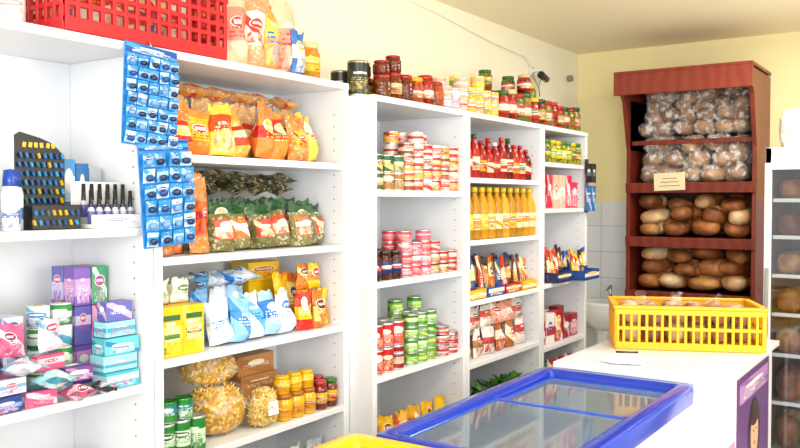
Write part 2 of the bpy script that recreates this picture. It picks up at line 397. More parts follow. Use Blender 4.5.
for i in range(5): bag(A,T(.2,2.09+i*.115,z,R.uniform(-15,10)),.11,.19,.07,lc[(i+1)%3],mat='clear',top=(.62,'bag',('#184020','#1c381e','#b8a880')))
A.done('lentil_bags')
A=Acc()
for k in range(2):
    for i in range(5):
        bag(A,T(.17+.04*R.random(),2.10+i*.115+.02*k,z+.20+k*.036,90+R.uniform(-20,20),-85),.10,.19,.05,('#4e4a30','#a89060','#30381f'),mat='clear',stand=False,top=(.7,'bag',('#2c3c28','#3a4c32','#988858')))
A.done('dark_bean_bags')
# ---- bay 2, shelf 3
A=Acc(); z=1.085
for i in range(2):
    carton(A,T(.345,1.800+i*.094,z,-4),.06,.09,.165,('#efb814','#f4dc50','#2c6430'))
    carton(A,T(.26,1.805+i*.094,z,2),.06,.09,.165,('#efb814','#f4dc50','#2c6430'))
    carton(A,T(.377,1.800+i*.094,z+.05,-4),.002,.06,.05,('#f4e890','#3c7c3c','#c87820'))
    carton(A,T(.377,1.800+i*.094,z+.12,-4),.002,.065,.018,'#2c6430','plain',.0004)
    carton(A,T(.16,1.81+i*.094,z,2),.09,.09,.22,('#f0e8c8','#e8d040','#3c7c3c'))
for i in range(2): bag(A,T(.30,1.81+i*.09,z+.168,R.uniform(-10,10)),.085,.08,.05,('#f2efe0','#c8d8b8','#5c8c4c'))
A.done('pasta_cartons')
A=Acc()
fc=[('#cfe4f6','#f4f9fd','#1b76d0'),('#88c2f0','#2b83d8','#f8fafc'),('#e6f0fa','#5fb0ea','#1f70c8'),('#a4d0f4','#2272c8','#f4f8fc')]
for i in range(5): bag(A,T(.34,2.055+i*.080,z,R.uniform(-18,18),R.uniform(-12,0),R.uniform(-8,8)),.108,R.uniform(.15,.18),.095,fc[i%4])
for i in range(3): bag(A,T(.21,2.06+i*.09,z,R.uniform(-10,10)),.10,.19,.09,fc[(i+1)%4])
for i in range(3): bag(A,T(.23,2.14+i*.09,z+.195,95+R.uniform(-12,12),-80),.11,.18,.055,fc[(i+2)%4],stand=False)
A.done('flour_and_sugar_bags')
A=Acc()
carton(A,T(.12,2.44,z,3),.1,.17,.19,('#f0c010','#f2cc28','#d09810')); carton(A,T(.13,2.44,z+.191,-2),.1,.17,.075,('#f2c414','#f0b410','#b87010'))
A.done('yellow_cartons')
A=Acc()
rc=[('#d02414','#f0bc10','#f4e8d0'),('#f2bc10','#d02010','#f8f0d0'),('#de7014','#f0d060','#702818'),('#f4c010','#e88410','#c01810')]
for i in range(4): bag(A,T(.35-.03*(i%2),2.485+i*.046,z,R.uniform(-20,15),-3),.085,.15,.06,rc[i%4])
for i in range(3): bag(A,T(.24,2.47+i*.07,z,R.uniform(-15,15)),.09,.22,.06,rc[(i+1)%4])
for i in range(2): bag(A,T(.31,2.52+i*.07,z+.155,R.uniform(-15,15)),.085,.1,.05,rc[(i+2)%4])
A.done('crisp_bags')
# ---- bay 2, shelf 4
A=Acc(); z=.751
for i in range(3):
    for k in range(2): can(A,.36-.07*k,1.782+i*.066,z,.032,.12,('#1f7a2c','#c8e0c0','#1c5c28'))
for i in range(2): can(A,.36,1.79+i*.07,z+.121,.032,.07,('#1f7a2c','#2c7c8c','#e8f0e0'),'#3c9c48')
A.done('canned_peas')
A=Acc()
def pastabag(cx,cy,cz,w,d,h,cols):
    blob(A,T(cx,cy,cz),d*.94,w*.94,h*.95,cols,'pasta_pieces',16,10,.75,.05,1.0)
    for _ in range(340):
        a=R.uniform(0,2*math.pi); f=R.uniform(-.9,1.35); cf=math.cos(f)**.8
        p=Vector((d/2*.93*cf*math.cos(a),w/2*.93*cf*math.sin(a),h/2*(math.sin(f)+1)*.95))
        dr=Vector((R.uniform(-1,1),R.uniform(-1,1),R.uniform(-1,1))).normalized()*R.uniform(.012,.02)
        q=Vector((cx,cy,cz+.004))+p; q.z=max(q.z,cz+.02)
        tube(A,q-dr,q+dr,.0042,R.choice(['#e4b850','#c49024','#eccc70']),'gloss',5)
    blob(A,T(cx,cy,cz),d*1.06,w*1.06,h*1.06,'#fbf8f0','thin',18,12,.75,.05,1.0)
pastabag(.26,2.09,z,.23,.20,.18,('#d49c28','#a87818','#e8c058'))
pastabag(.22,2.10,z+.175,.22,.17,.11,('#d49c28','#a87818','#e8c058'))
pastabag(.345,2.255,z,.12,.09,.14,('#d8b868','#c09848','#f0dca0'))
carton(A,T(.400,2.255,z+.05,-5,-8),.002,.05,.05,('#f4f0e8','#e8e0d0','#c04030'))
A.done('loose_pasta_bag')
A=Acc()
for k in range(3): carton(A,T(.13,2.37+.02*(k%2),z+k*.08,R.uniform(-4,4)),.14,.2,.078,('#b88048','#a87038','#f0e0c8'))
A.done('biscuit_boxes')
A=Acc()
for i in range(3):
    for k in range(2): jar(A,.35-k*.08,2.365+i*.070,z,.034,.10,('#f0b018','#f4c030','#e89818'),'#a86820',('#f0ac14','#e89408','#8a2818'),mat='gloss')
    jar(A,.34,2.365+i*.070,z+.101,.032,.07,('#f0b018','#f4c030','#e89818'),'#e0b010',('#f0c830','#f0a010','#8a2818'),mat='gloss')
A.done('instant_drink_tubs')
A=Acc()
for i in range(2):
    for k in range(3): jar(A,.355-k*.07,2.578+i*.065,z,.030,.115,('#702818','#8a3420','#50180c'),'#2c6c20' if (i+k)%2 else '#b82014',('#d8b020','#c83a20','#f0e8c0'))
A.done('sauce_jars')
A=Acc()
for i in range(5): bag(A,T(.33,2.06+i*.13,.421,R.uniform(-12,12),-3),.13,.2,.08,R.choice([('#c8d0d8','#8898a8','#4060a0'),('#e0e0dc','#a0a8a8','#d8b020'),('#b8c0c4','#d8e0e4','#2060a0')]))
A.done('detergent_bags')

# ---- bay 1 upper shelf
z=1.516
A=Acc()
carton(A,T(.32,1.405,z,-4),.08,.145,.07,('#101318','#1d2430','#2a6aa8'),'plain')
M=T(.275,1.405,z,-4)
poly=[(0,-.075,.0),(0,.075,.0),(0,.075,.215),(0,.04,.25),(0,.0,.265),(0,-.06,.28),(0,-.075,.27)]
vs=[p for p in poly]+[(x-.006,y,zz) for x,y,zz in poly]; n=len(poly)
A.add(M,vs,[(list(range(n)),'plain','#0c0e13',None,False),([n+i for i in range(n)][::-1],'plain','#0c0e13',None,False)]+[([i,(i+1)%n,n+(i+1)%n,n+i],'plain','#0c0e13',None,False) for i in range(n)])
for r in range(8):
    for c in range(8):
        lo=r<2; xx=.087 if lo else .006; zz=.012+.028*r if lo else .075+.026*(r-2)
        carton(A,M@T(xx,-.064+c*.0182+(.004 if r%2 else 0),zz,0,0,18),.010,.008,.016,R.choice(['#1a6aa8','#2a88b8','#1a5090','#1f3f78','#b89820','#305868']),'gloss')
for c in range(6): carton(A,M@T(.002,-.05+c*.018,.236,0,0,R.uniform(-15,15)),.003,.011,.015,'#d0b030','plain')
A.done('lighter_display_box')
A=Acc()
for i in range(3): carton(A,T(.2,1.535+i*.047,z,-8),.05,.042,.21-.012*i,[('#2a8ac8','#b8dcf0','#f0f0e8'),('#1868a8','#78b8d8','#e8e0d0'),('#b0b8c0','#48a0c8','#205888')][i])
A.done('toothpaste_cartons')
A=Acc()
carton(A,T(.335,1.585,z,-3),.09,.17,.012,'#e8e8e8','plain'); carton(A,T(.285,1.585,z,-3),.006,.17,.14,'#f0f0f0','plain')
for k in range(2):
    for i in range(6):
        lathe(A,T(.36-.036*k,1.513+i*.028,z+.0125+.02*k),[(.0005,0,'gloss','#7078a0'),(.011,0,'gloss','#7078a0'),(.012,.038,'gloss',R.choice(['#7078a8','#a8a8c0','#505898'])),(.007,.05,'gloss','#c8c8d0'),(.007,.051,'gloss','#16181e'),(.006,.10,'gloss','#16181e'),(.0005,.101,'gloss','#16181e')],10)
carton(A,T(.385,1.585,z+.0,-3),.003,.17,.04,('#f4f4f4','#e0e0e8','#8890b0'))
A.done('nail_polish_display')
A=Acc()
for i in range(4):
    x=.365-(i%2)*.055; yy=1.175+i*.042
    lathe(A,T(x,yy,z),[(.0005,0,'gloss','#f4f4f4'),(.024,0,'gloss','#f4f4f4'),(.025,.10,'label',('#e8eef4','#5880c0','#f8f8f8')),(.02,.12,'gloss','#e8eef4'),(.021,.121,'gloss','#1840a0' if i%2 else '#b8c8e0'),(.018,.165,'gloss','#1840a0'),(.0005,.168,'gloss','#1840a0')],14)
A.done('deodorant_bottles')
A=Acc()
for i in range(3): lathe(A,T(.16,1.05+i*.09,z),[(.0005,0,'gloss','#ffffff'),(.03,0,'gloss','#ffffff'),(.03,.14,'label',('#f4f4f4','#c8d8f0','#4070c0')),(.015,.17,'gloss','#f4f4f4'),(.015,.2,'gloss','#202838'),(.0005,.2,'gloss','#202838')],14)
A.done('shampoo_bottles')
def hcard(M,w,h,name,rows,cols):
    A=Acc()
    carton(A,M,.003,w,h,'#2a88d4','plain')
    carton(A,M@T(.003,0,h*.90),.003,w*.98,h*.09,('#1448a0','#3898e0','#f8f8f8'))
    for r in range(rows):
        rh=h*.88/rows
        for c in range(cols):
            yy=-w/2+w*(c+.5)/cols; zz=h*.01+rh*r
            m=M@T(.006+R.uniform(.004,.012),yy+R.uniform(-.002,.002),zz+rh*.04,R.uniform(-8,8),R.uniform(4,14),R.uniform(-5,5))
            carton(A,m,.0015,w/cols*.9,rh*.9,('#2a8edc','#a0ccf0','#0c3890') if (r+c)%4 else ('#b4d8f4','#3894dc','#0c3890'),'label',.0003)
            blob(A,m@T(.007,0,rh*.12),.014,w/cols*.62,rh*.42,R.choice(['#16305c','#1c4080','#6c98c8','#122650']),'gloss',8,5)
            tube(A,m@Vector((-.008,0,rh*.84)),m@Vector((.006,0,rh*.84)),.0012,'#d8d8dc','metal',5)
    tube(A,M@Vector((0,0,h)),M@Vector((-.015,0,h+.02)),.002,'#c0c0c0','metal')
    A.done(name)
hcard(T(.420,1.675,1.765,0,0,-3),.20,.310,'razor_blister_card',7,5)
hcard(T(.426,1.750,1.455,0,0,4),.20,.335,'razor_blister_card',6,4)

# ---- bay 1 lower shelf
z=1.025
A=Acc()
for k in range(3):
    for i in range(2):
        for j in range(2): carton(A,T(.14+.065*j,1.57+i*.06,z+k*.122,R.uniform(-2,2)),.06,.056,.12,R.choice([('#7c58b0','#d898d0','#f4f0f4'),('#c05ca4','#e8b8d8','#58408c'),('#6868b8','#d8d0f0','#d85890'),('#3c9868','#c8e8d8','#b04890')]))
A.done('hygiene_pad_packs')
A=Acc()
for i in range(2):
    for k in range(4):
        lathe(A,T(.23,1.42+i*.074,z+k*.066),[(.001,0,'plain','#f4f4f0'),(.032,0,'plain','#f4f4f0'),(.033,.06,'label',[('#2c8a40','#d8f0d8','#f8f8f8'),('#f4f4f4','#5cb0cc','#3080c0')][(i+k)%2]),(.015,.064,'plain','#f4f4f0'),(.013,.05,'plain','#c8b898')],14)
A.done('paper_tissue_rolls')
A=Acc()
tc=[('#3cb0c8','#c8e8f0','#d84a80'),('#98d8e8','#30a0c0','#e03870'),('#5cbcd0','#1c80a8','#f4e8ec')]
for k in range(3): carton(A,T(.350-.010*(k%2),1.602,z+k*.052,R.uniform(-4,4)),.07,.120,.050,tc[k%3])
carton(A,T(.34,1.607,z+.157,3),.06,.11,.045,tc[1]); carton(A,T(.34,1.607,z+.203,-3),.05,.09,.06,('#6060b0','#d0a8d0','#f0f0f4'))
A.done('cotton_pad_boxes')
A=Acc()
for k in range(3):
    carton(A,T(.19,1.12,z+k*.09,0),.12,.11,.088,('#4898c0','#b8dce8','#2868a0'))
    carton(A,T(.20,1.235,z+k*.09,3),.11,.10,.088,[('#1c48a0','#6898d0','#f0f0f0'),('#3c70c0','#80b0d8','#e86090')][k%2])
    carton(A,T(.21,1.325,z+k*.08,3),.09,.065,.078,('#d0d8ec','#a870b0','#4868b0'))
A.done('soap_cartons')
A=Acc()
pc=[('#bc2c68','#e090b8','#f0e0e8'),('#6c3c88','#b088c0','#e8d8e8'),('#284084','#7898d0','#f0b8c8'),('#d05080','#f0c0d0','#902850'),('#3498ac','#a0d8e0','#f4f4f4'),('#e0e0ec','#78b0d4','#c84070')]
for L in range(3):
    for i in range(4 if L<2 else 3):
        yy=1.12+i*.105+.02*L
        if (i+L)%3==0: bag(A,T(.375-.01*L,yy,z+.046*L,180+R.uniform(-15,15),-86),.095,.11,.044,pc[(i+L*2)%6],stand=False)
        else:
            lathe(A,T(.335-.01*L,yy-.045,z+.022+.046*L)@Matrix.Rotation(math.radians(-90),4,'X'),[(.0005,0,'gloss','#f0f0f4'),(.021,.002,'gloss','#f0f0f4'),(.022,.09,'label',pc[(i+L)%6]),(.0005,.093,'gloss','#f0f0f4')],12) if (i+L)%3==1 else carton(A,T(.335-.01*L,yy,z+.046*L,R.uniform(-6,6)),.075,.093,.043,pc[(i*2+L)%6])
            carton(A,T(.375-.01*L,yy,z+.046*L,R.uniform(-8,8)),.03,.09,.043,pc[(i+L*3+1)%6])
bag(A,T(.385,1.498,z+.0,180,-86),.045,.09,.035,('#30303a','#585868','#c0c0c8'),stand=False)
for i in range(3): bag(A,T(.34,1.13+i*.13,z+.14,R.uniform(-20,20),-10),.10,.09,.05,pc[(i*2+1)%6])
A.done('sponge_and_soap_packs')
A=Acc()
for i in range(5): bag(A,T(.2,.8+i*.18,.601,R.uniform(-9,9)),.17,.2,.1,('#f0f0f4','#d8e0ec','#98a8c8'))
A.done('toilet_paper_packs')

# ---- unit 3
def stack(A,xs,ys,z,r,h,n,cols,fn=can):
    for x in xs:
        for yy in ys:
            for k in range(n if isinstance(n,int) else R.choice(n)): fn(A,x+R.uniform(-.002,.002),yy+R.uniform(-.002,.002),z+k*(h+.0008),r,h,R.choice(cols))
rng=lambda a,b,s:[a+s*i for i in range(int((b-a)/s+1.001))]
A=Acc(); z=1.641
stack(A,(.47,.39),rng(2.80,2.96,.078),z,.036,.075,[2,3],[('#2f6022','#b8a858','#e8e0b0'),('#404e20','#a88848','#f0e8c8'),('#184c20','#c8b868','#803018'),('#986828','#4c3018','#e8d8a0')])
stack(A,(.47,.39),rng(3.035,3.42,.077),z,.036,.052,[4,5],[('#c41c1c','#f0c8b8','#f4e8e0'),('#e06050','#f4ece4','#c02028'),('#b81820','#e89830','#f4e8c0'),('#e8d8cc','#c42020','#b82028'),('#e0a830','#c03020','#f4e8d0'),('#804028','#e8c8a8','#c83028')])
A.done('canned_meat_stack')
z=1.261; A=Acc()
for x in (.47,.39):
    for yy in rng(2.79,2.95,.076): jar(A,x,yy,z,.034,.125,('#401c12','#5a2818','#2a120c'),'#3a2018',('#1a2a70','#b82818','#e8d8b0'))
A.done('jam_jars')
A=Acc(); stack(A,(.47,.39),rng(3.02,3.20,.077),z,.036,.05,[3,4],[('#e03c58','#f098a8','#f8e8e8'),('#d83840','#e88088','#c02038'),('#e06078','#f4c8c8','#c83048')]); A.done('canned_ham_stack')
A=Acc(); stack(A,(.47,.39),rng(3.255,3.43,.077),z,.036,.05,[2,3],[('#b81018','#f0b8a0','#f8e8c0'),('#a81020','#e04038','#f0e0b0'),('#701018','#d09848','#f0e0c0')]); A.done('canned_tomato_stack')
z=.866; A=Acc(); stack(A,(.47,.39),rng(2.80,2.99,.078),z,.036,.105,2,[('#b81410','#e05840','#f4e8d0'),('#c01814','#981010','#f0d8a0'),('#901414','#f0b898','#284880')]); A.done('canned_beans_stack')
A=Acc(); stack(A,(.47,.39),rng(3.07,3.23,.077),z,.036,.056,[4,5],[('#3c8c20','#98c040','#e8f0d0'),('#2c7c18','#78b030','#f4e8a0'),('#609c28','#d0d060','#2c6c28')]); A.done('canned_vegetable_stack')
A=Acc(); stack(A,(.47,.38),[3.330,3.414],z,.039,.034,[3,4],[('#a81420','#181010','#f0e8e0'),('#b82c2c','#f0e0d8','#282020')]); A.done('canned_tuna_stack')
A=Acc()
for i in range(6): bag(A,T(.44,2.83+i*.11,.481,R.uniform(-12,12),-4),.11,.17,.06,R.choice([('#f0b810','#f4d050','#a03018'),('#e8a820','#d05818','#f0e8c8')]))
A.done('yellow_snack_bags')
# ---- unit 4
z=1.711; A=Acc()
for x in (.47,.39):
    for yy in rng(3.57,4.29,.075): bottle(A,x,yy,z,.033,R.choice([.17,.19,.22]),R.choice(['#941010','#a81410','#601008','#b82818']),R.choice(['#c81810','#e8e8e0','#a81010','#1c4c20']),R.choice([('#b81810','#f0d090','#f8f0e0'),('#f0d8b0','#b81818','#2c7838'),('#e09818','#a81810','#f4e8c8')]))
A.done('ketchup_bottles')
z=1.401; A=Acc()
for x in (.47,.39):
    for yy in rng(3.57,4.30,.08): bottle(A,x,yy,z,.037,.265,R.choice(['#c88c10','#b07c18','#d09c20']),'#e0b820',R.choice([('#f0c020','#f0dc70','#b83818'),('#f0e0b0','#e0a018','#a02818')]))
A.done('cooking_oil_bottles')
def tray(A,x,y,z,w,d,h,col,packs,n,ph):
    board(A,x-d/2,x+d/2,y-w/2,y+w/2,z,z+.006,col); board(A,x+d/2-.004,x+d/2,y-w/2,y+w/2,z,z+h,(col,'#f0e8e0','#f0c020'),'label'); board(A,x-d/2,x-d/2+.004,y-w/2,y+w/2,z,z+h*1.3,col)
    for s in (-1,1): board(A,x-d/2,x+d/2,y+s*(w/2-.002)-.002,y+s*(w/2-.002)+.002,z,z+h,col)
    for i in range(n):
        for j in range(2): bag(A,T(x+d*.2-j*d*.4,y-w/2+w*(i+.5)/n,z+.007,R.uniform(-12,12),-8),w/n*.95,ph*R.uniform(.85,1.1),.03,R.choice(packs),nu=6,nv=7)
pk=[('#f0b810','#d02414','#f8f0d8'),('#1c4c9c','#f0c020','#f4f4f0'),('#e06c14','#f4d890','#702818'),('#d0241c','#f4c8a8','#f8f4e8'),('#5c2c14','#d09850','#f0e0c0'),('#2c4c80','#e0d080','#f4f0e0'),('#301c10','#c07430','#e8d0a0')]
z=1.101
for i,yy in enumerate((3.625,3.825,4.025,4.225)):
    A=Acc(); tray(A,.42,yy,z,.18,.18,.05,['#e0b010','#1c4cac','#b82020','#f0c018'][i],pk,3,.19); A.done('snack_display_tray')
z=.791; A=Acc()
for r,x in enumerate((.45,.36)):
    for i in range(6): bag(A,T(x,3.60+i*.125,z,R.uniform(-14,14),-4),.115,.14,.06,R.choice([('#a85a20','#f0d8c0','#d03020'),('#e0d0c8','#b82828','#703818'),('#f0e0d8','#a87848','#a02828')]))
    for i in range(6): bag(A,T(x-.02,3.60+i*.125,z+.142,R.uniform(-14,14),-4),.115,.11,.05,R.choice([('#e8a080','#f4e8e0','#c83838'),('#a87030','#f0d8b0','#782818'),('#e0d8d0','#c84030','#503018')]))
A.done('biscuit_packets')
A=Acc()
for i in range(6):
    bx,by=.40,3.61+i*.125
    lathe(A,T(bx,by,.481),[(.001,0,'plain','#6a4a30'),(.03,0,'plain','#6a4a30'),(.042,.07,'plain','#7c5838'),(.038,.07,'plain','#2c2018'),(.001,.065,'plain','#2c2018')],12)
    for k in range(16):
        L=R.uniform(.10,.17); tl=R.uniform(0,22); a=R.uniform(0,360)
        leaf(A,T(bx,by,.545,a,tl),L*.72,.032,R.choice(['#2c6a1c','#3c8428','#1c5014','#5a9a34']))
A.done('potted_herb_plants')
# ---- unit 5
z=1.821; A=Acc()
for x in (.47,.39):
    for yy in rng(4.436,4.976,.077): jar(A,x,yy,z,.035,.135,('#8c8c1c','#b89c24','#486018'),R.choice(['#e0b810','#e8c830','#2c6c28']),R.choice([('#f0d020','#58a030','#f4f0d8'),('#2c6c28','#e0c850','#c83828')]))
A.done('pickled_vegetable_jars')
z=1.551; A=Acc()
for i in range(6): carton(A,T(.45,4.46+i*.096,z,R.uniform(-4,4)),.06,.082,R.choice([.12,.16,.2]),R.choice([('#d02848','#f0b8c4','#f8f0f0'),('#f0e8e4','#d04868','#c02848'),('#a82040','#e880a0','#f8e8e8'),('#f0b8a0','#f8f0e8','#d84838')]))
A.done('tea_cartons')
z=1.111
A=Acc(); tray(A,.46,4.60,z,.2,.2,.06,'#202f60',pk,4,.19); A.done('snack_display_tray')
A=Acc(); tray(A,.50,4.86,z,.24,.26,.06,'#184890',pk,4,.17); A.done('snack_display_tray')
z=.741; A=Acc()
for r,x in enumerate((.45,.36)):
    for i in range(5): carton(A,T(x,4.46+i*.12,z,R.uniform(-8,8)),.06,.10,R.choice([.14,.18,.22]),R.choice([('#b81828','#f0e8e8','#f4c030'),('#f0e8e4','#b83040','#2858a0'),('#981828','#d8a0a8','#f4f0f0')]))
A.done('cereal_cartons')
A=Acc()
for i in range(5): bag(A,T(.43,4.47+i*.12,.421,R.uniform(-14,14)),.11,.2,.08,R.choice([('#c82838','#f0e8e8','#f4c030'),('#48682c','#688838','#d8d0a0')]))
A.done('rice_bags')

# ---- jars along the top of units 3-5
z=2.031
A=Acc(); can(A,.40,2.775,z,.045,.15,('#1c2418','#343c24','#c8b060'),'#a8a080'); can(A,.29,2.80,z,.045,.12,('#202818','#383c24','#c8b060'),'#a8a080'); A.done('olive_oil_tin')
def jrow(name,y0,y1,st,r,hs,conts,lids,labs,xs=(.45,.35),dbl=0.0,zz=z):
    A=Acc()
    for x in xs:
        for yy in rng(y0,y1,st):
            h=R.choice(hs); jar(A,x,yy+R.uniform(-.002,.002),zz,r,h,R.choice(conts),R.choice(lids),R.choice(labs))
            if R.random()<dbl: jar(A,x,yy,zz+h+.001,r*.9,h*.6,R.choice(conts),R.choice(lids),R.choice(labs))
    A.done(name)
br=[('#6c300e','#4c220a','#8a4416'),('#5a1c0a','#782410','#3c1004')]
gr=[('#4a5a14','#6a7428','#2c3c10'),('#586014','#808020','#983010')]
rd=[('#88120a','#a83010','#500c04'),('#983c10','#b85820','#6a1808')]
jrow('honey_jars',2.875,3.05,.086,.041,[.10,.12],br,['#c8a050','#a02010'],[('#e0b870','#a86820','#602810'),None],dbl=.25)
jrow('pepper_jars',3.135,3.31,.086,.041,[.12,.14],rd,['#e0a818','#a81810','#1c3c18'],[('#a82010','#f0d0a0','#f4f0e0'),None,None],dbl=.15)
A=Acc(); stack(A,(.45,.37),rng(3.395,3.56,.078),z,.037,.055,[2,3],[('#d8a888','#f4ece0','#b84838'),('#b898b8','#f4f0f0','#785888'),('#e0c8a8','#b83020','#f4f0e8')]); A.done('baby_food_tins')
A=Acc(); stack(A,(.45,.37),rng(3.64,3.88,.078),z,.037,.065,[2,3],[('#ecbc10','#f4dc60','#b83020'),('#e0ac10','#c82c1c','#f4f0d8'),('#f0c820','#78a030','#a02820')]); A.done('canned_corn_stack')
jrow('gherkin_jars',3.985,4.28,.092,.044,[.155,.17],gr+rd[:1],['#a81810','#285c20','#c8b880'],[('#b8b868','#b83820','#3c6c30'),('#b83020','#e8dcc0','#f0e8c8'),None],dbl=.25)
jrow('mixed_pickle_jars',4.375,5.0,.088,.042,[.14,.155],gr+rd,['#a81810','#1c3c18','#e0b820'],[('#789830','#f0e0a0','#c83028'),None,('#b83020','#f0e0b8','#2c5c38')],dbl=.2)

# ------------------------------------------------------------ wall camera + cable + hanging rack
e=empty('security_camera')
A=Acc()
lathe(A,T(.0,5.30,2.50,0,90),[(.001,0,'plain','#e8e8e4'),(.035,0,'plain','#e8e8e4'),(.032,.015,'plain','#e8e8e4'),(.012,.02,'plain','#e8e8e4'),(.010,.09,'plain','#e8e8e4'),(.001,.09,'plain','#e8e8e4')])
q=T(.10,5.30,2.45)@Matrix.Rotation(math.radians(78),4,'X')
lathe(A,q,[(.001,-.05,'gloss','#303034'),(.024,-.05,'gloss','#303034'),(.026,.05,'gloss','#3a3a3e'),(.022,.052,'gloss','#101012'),(.016,.045,'gloss','#101012'),(.001,.045,'gloss','#000000')])
tube(A,(.09,5.30,2.50),(.10,5.30,2.46),.008,'#e8e8e4')
A.done('camera_body',e)
curve('cable',[(.01,5.30,2.50),(.03,5.22,2.58),(.02,5.0,2.585),(.015,4.6,2.61),(.015,4.1,2.66),(.015,3.6,2.69),(.015,3.2,2.72)],.005,'#f4f4f0',e)
curve('loose_cable',[(.01,5.30,2.48),(.05,5.33,2.40),(.04,5.38,2.30),(.03,5.36,2.42),(.015,5.45,2.46)],.003,'#707070',e)
A=Acc(); blob(A,T(.025,5.95,2.50),.05,.05,.05,'#8a8478','plain'); tube(A,(0,5.95,2.53),(.03,5.95,2.53),.01,'#d0ccc0'); A.done('wall_sensor')
A=Acc()
carton(A,T(.5245,5.025,1.52,0),.008,.05,.34,('#2b2f38','#3a5080','#c8d0e0')); carton(A,T(.551,5.03,1.53),.045,.07,.16,('#2f68a8','#98b8d8','#f0f0f0')); carton(A,T(.551,5.03,1.71),.045,.065,.12,('#181a20','#303848','#b0b8c0')); A.done('phone_card_rack')

# ------------------------------------------------------------ bread rack
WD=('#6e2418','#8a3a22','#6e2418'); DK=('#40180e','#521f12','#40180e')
e=empty('bread_rack')
x0,x1,yf,yb=.545,1.405,5.70,6.15
A=Acc()
board(A,x0,x0+.028,yf+.02,yb,0,2.30,WD,'wood'); board(A,x1-.028,x1,yf+.02,yb,0,2.30,WD,'wood')
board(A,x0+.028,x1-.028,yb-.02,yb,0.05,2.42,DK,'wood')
for xs in (x0,x1-.028):
    vs=[(xs,yf+.02,1.95),(xs,yb,1.95),(xs,yb,2.44),(xs,yf-.12,2.44),(xs,yf-.14,2.34),(xs,yf-.08,2.28)]
    vs+=[(v[0]+.028,v[1],v[2]) for v in vs]; n=6
    A.add(I,vs,[(list(range(n)),'wood',WD,None,False),([n+i for i in range(n)][::-1],'wood',WD,None,False)]+[([i,(i+1)%n,n+(i+1)%n,n+i],'wood',WD,None,False) for i in range(n)])
board(A,x0-.03,x1+.005,yf-.17,yf-.14,2.315,2.455,('#7e2a1c','#944028','#7e2a1c'),'wood')
board(A,x0-.03,x1+.005,yf-.17,yb,2.455,2.475,('#7e2a1c','#944028','#7e2a1c'),'wood')
SD=.42; TL=8
def rshelf(z,lip,d=SD):
    M=T((x0+x1)/2,yb-.022,z,0,0,TL)
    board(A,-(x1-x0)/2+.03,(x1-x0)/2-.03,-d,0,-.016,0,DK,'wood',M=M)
    board(A,-(x1-x0)/2+.005,(x1-x0)/2-.005,-d-.02,-d,-.025,lip,WD,'wood',M=M)
RZ=(2.06,1.735,1.36,.985,.55)
for z in RZ: rshelf(z,.006 if z>2 else .045,.36 if z>2 else SD)
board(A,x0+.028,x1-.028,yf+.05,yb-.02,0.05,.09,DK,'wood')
A.done('rack_frame',e)
def pile(name,zs,rows,n,lx,ly,lz,cols,film,ymin=5.84,step=.72,rot=30,umin=.85,umax=1.1,front=5.735):
    A=Acc(); ti=x0+.034; to=x1-.034
    for r in range(rows):
        for j in range(3):
            y0_=ymin+.012*r+(6.0-ymin)*j/2
            for i in range(n):
                if r==rows-1 and R.random()<(.10 if film else .22): continue
                s=R.uniform(umin,umax); al=90+R.uniform(-rot,rot); ca,sa=abs(math.cos(math.radians(al))),abs(math.sin(math.radians(al)))
                k=1.16 if film else 1.05
                ex=(lx*s*ca+ly*s*sa)/2*k; ey=(lx*s*sa+ly*s*ca)/2*k
                xx=ti+(to-ti)*(i+.5+(.22 if r%2 else -.1))/n+R.uniform(-.02,.02); xx=min(max(xx,ti+ex),to-ex)
                yy=min(max(y0_+R.uniform(-.015,.015),front+ey),6.120-ey)
                surf=zs-(yb-.022-(yy+ey*.7))*math.tan(math.radians(TL))+.008
                zz=surf+r*lz*step+(R.uniform(0,.03) if r else R.uniform(0,.008)); ph=R.uniform(0,6)
                M=T(xx,yy,zz,al,R.uniform(-12,12) if r else R.uniform(-3,3))
                blob(A,M,lx*s,ly*s,lz*R.uniform(.88,1.1),R.choice(cols),'bread',14,9,.85,.05,ph)
                if film:
                    blob(A,M@T(0,0,-.003),lx*s*1.12,ly*s*1.12,lz*1.1,'#fbf8f6','film',14,9,.85,.07,ph)
                    if j==0 or r==rows-1:
                        tx=min(max(xx+R.uniform(-.03,.03),ti+.06),to-.06)
                        bag(A,T(tx,max(yy-lx*.15,front+.05),zz+lz*.6,R.uniform(-150,-30),R.uniform(10,60)),.06,.07,.025,'#fbf8f6',mat='film',nu=5,nv=5,stand=False)
    A.done(name)
dc=[('#8a6040','#b88c60'),('#94683e','#c89a68'),('#7c5838','#a87c54')]
bc=[('#9a5826','#cf9658'),('#7a3e1a','#b87440'),('#b07038','#e0bc8c'),('#6c3a1c','#a8683a'),('#c08c54','#ecd4ac')]
pile('bagged_bread_pile',2.06,4,6,.17,.125,.10,dc,True,5.88,.72,45,.8,1.1,front=5.785)
pile('bagged_bread_pile',1.735,3,5,.20,.14,.118,dc,True,5.84,.76,60,.8,1.12)
pile('bread_loaf_pile',1.36,3,4,.24,.16,.11,bc,False,5.86,.76,60,.78,1.1)
pile('bread_loaf_pile',.985,3,4,.24,.16,.11,bc,False,5.86,.76,60,.78,1.1)
A=Acc(); carton(A,T(.86,yf-.02,1.665,-90,0,2),.002,.21,.12,'#e8d8b0','plain',.0004)
for k in range(3): carton(A,T(.86,yf-.0225,1.695+k*.025,-90,0,2),.001,.14-.02*k,.004,'#7a6a58','plain',.0002)
A.done('paper_price_sign')

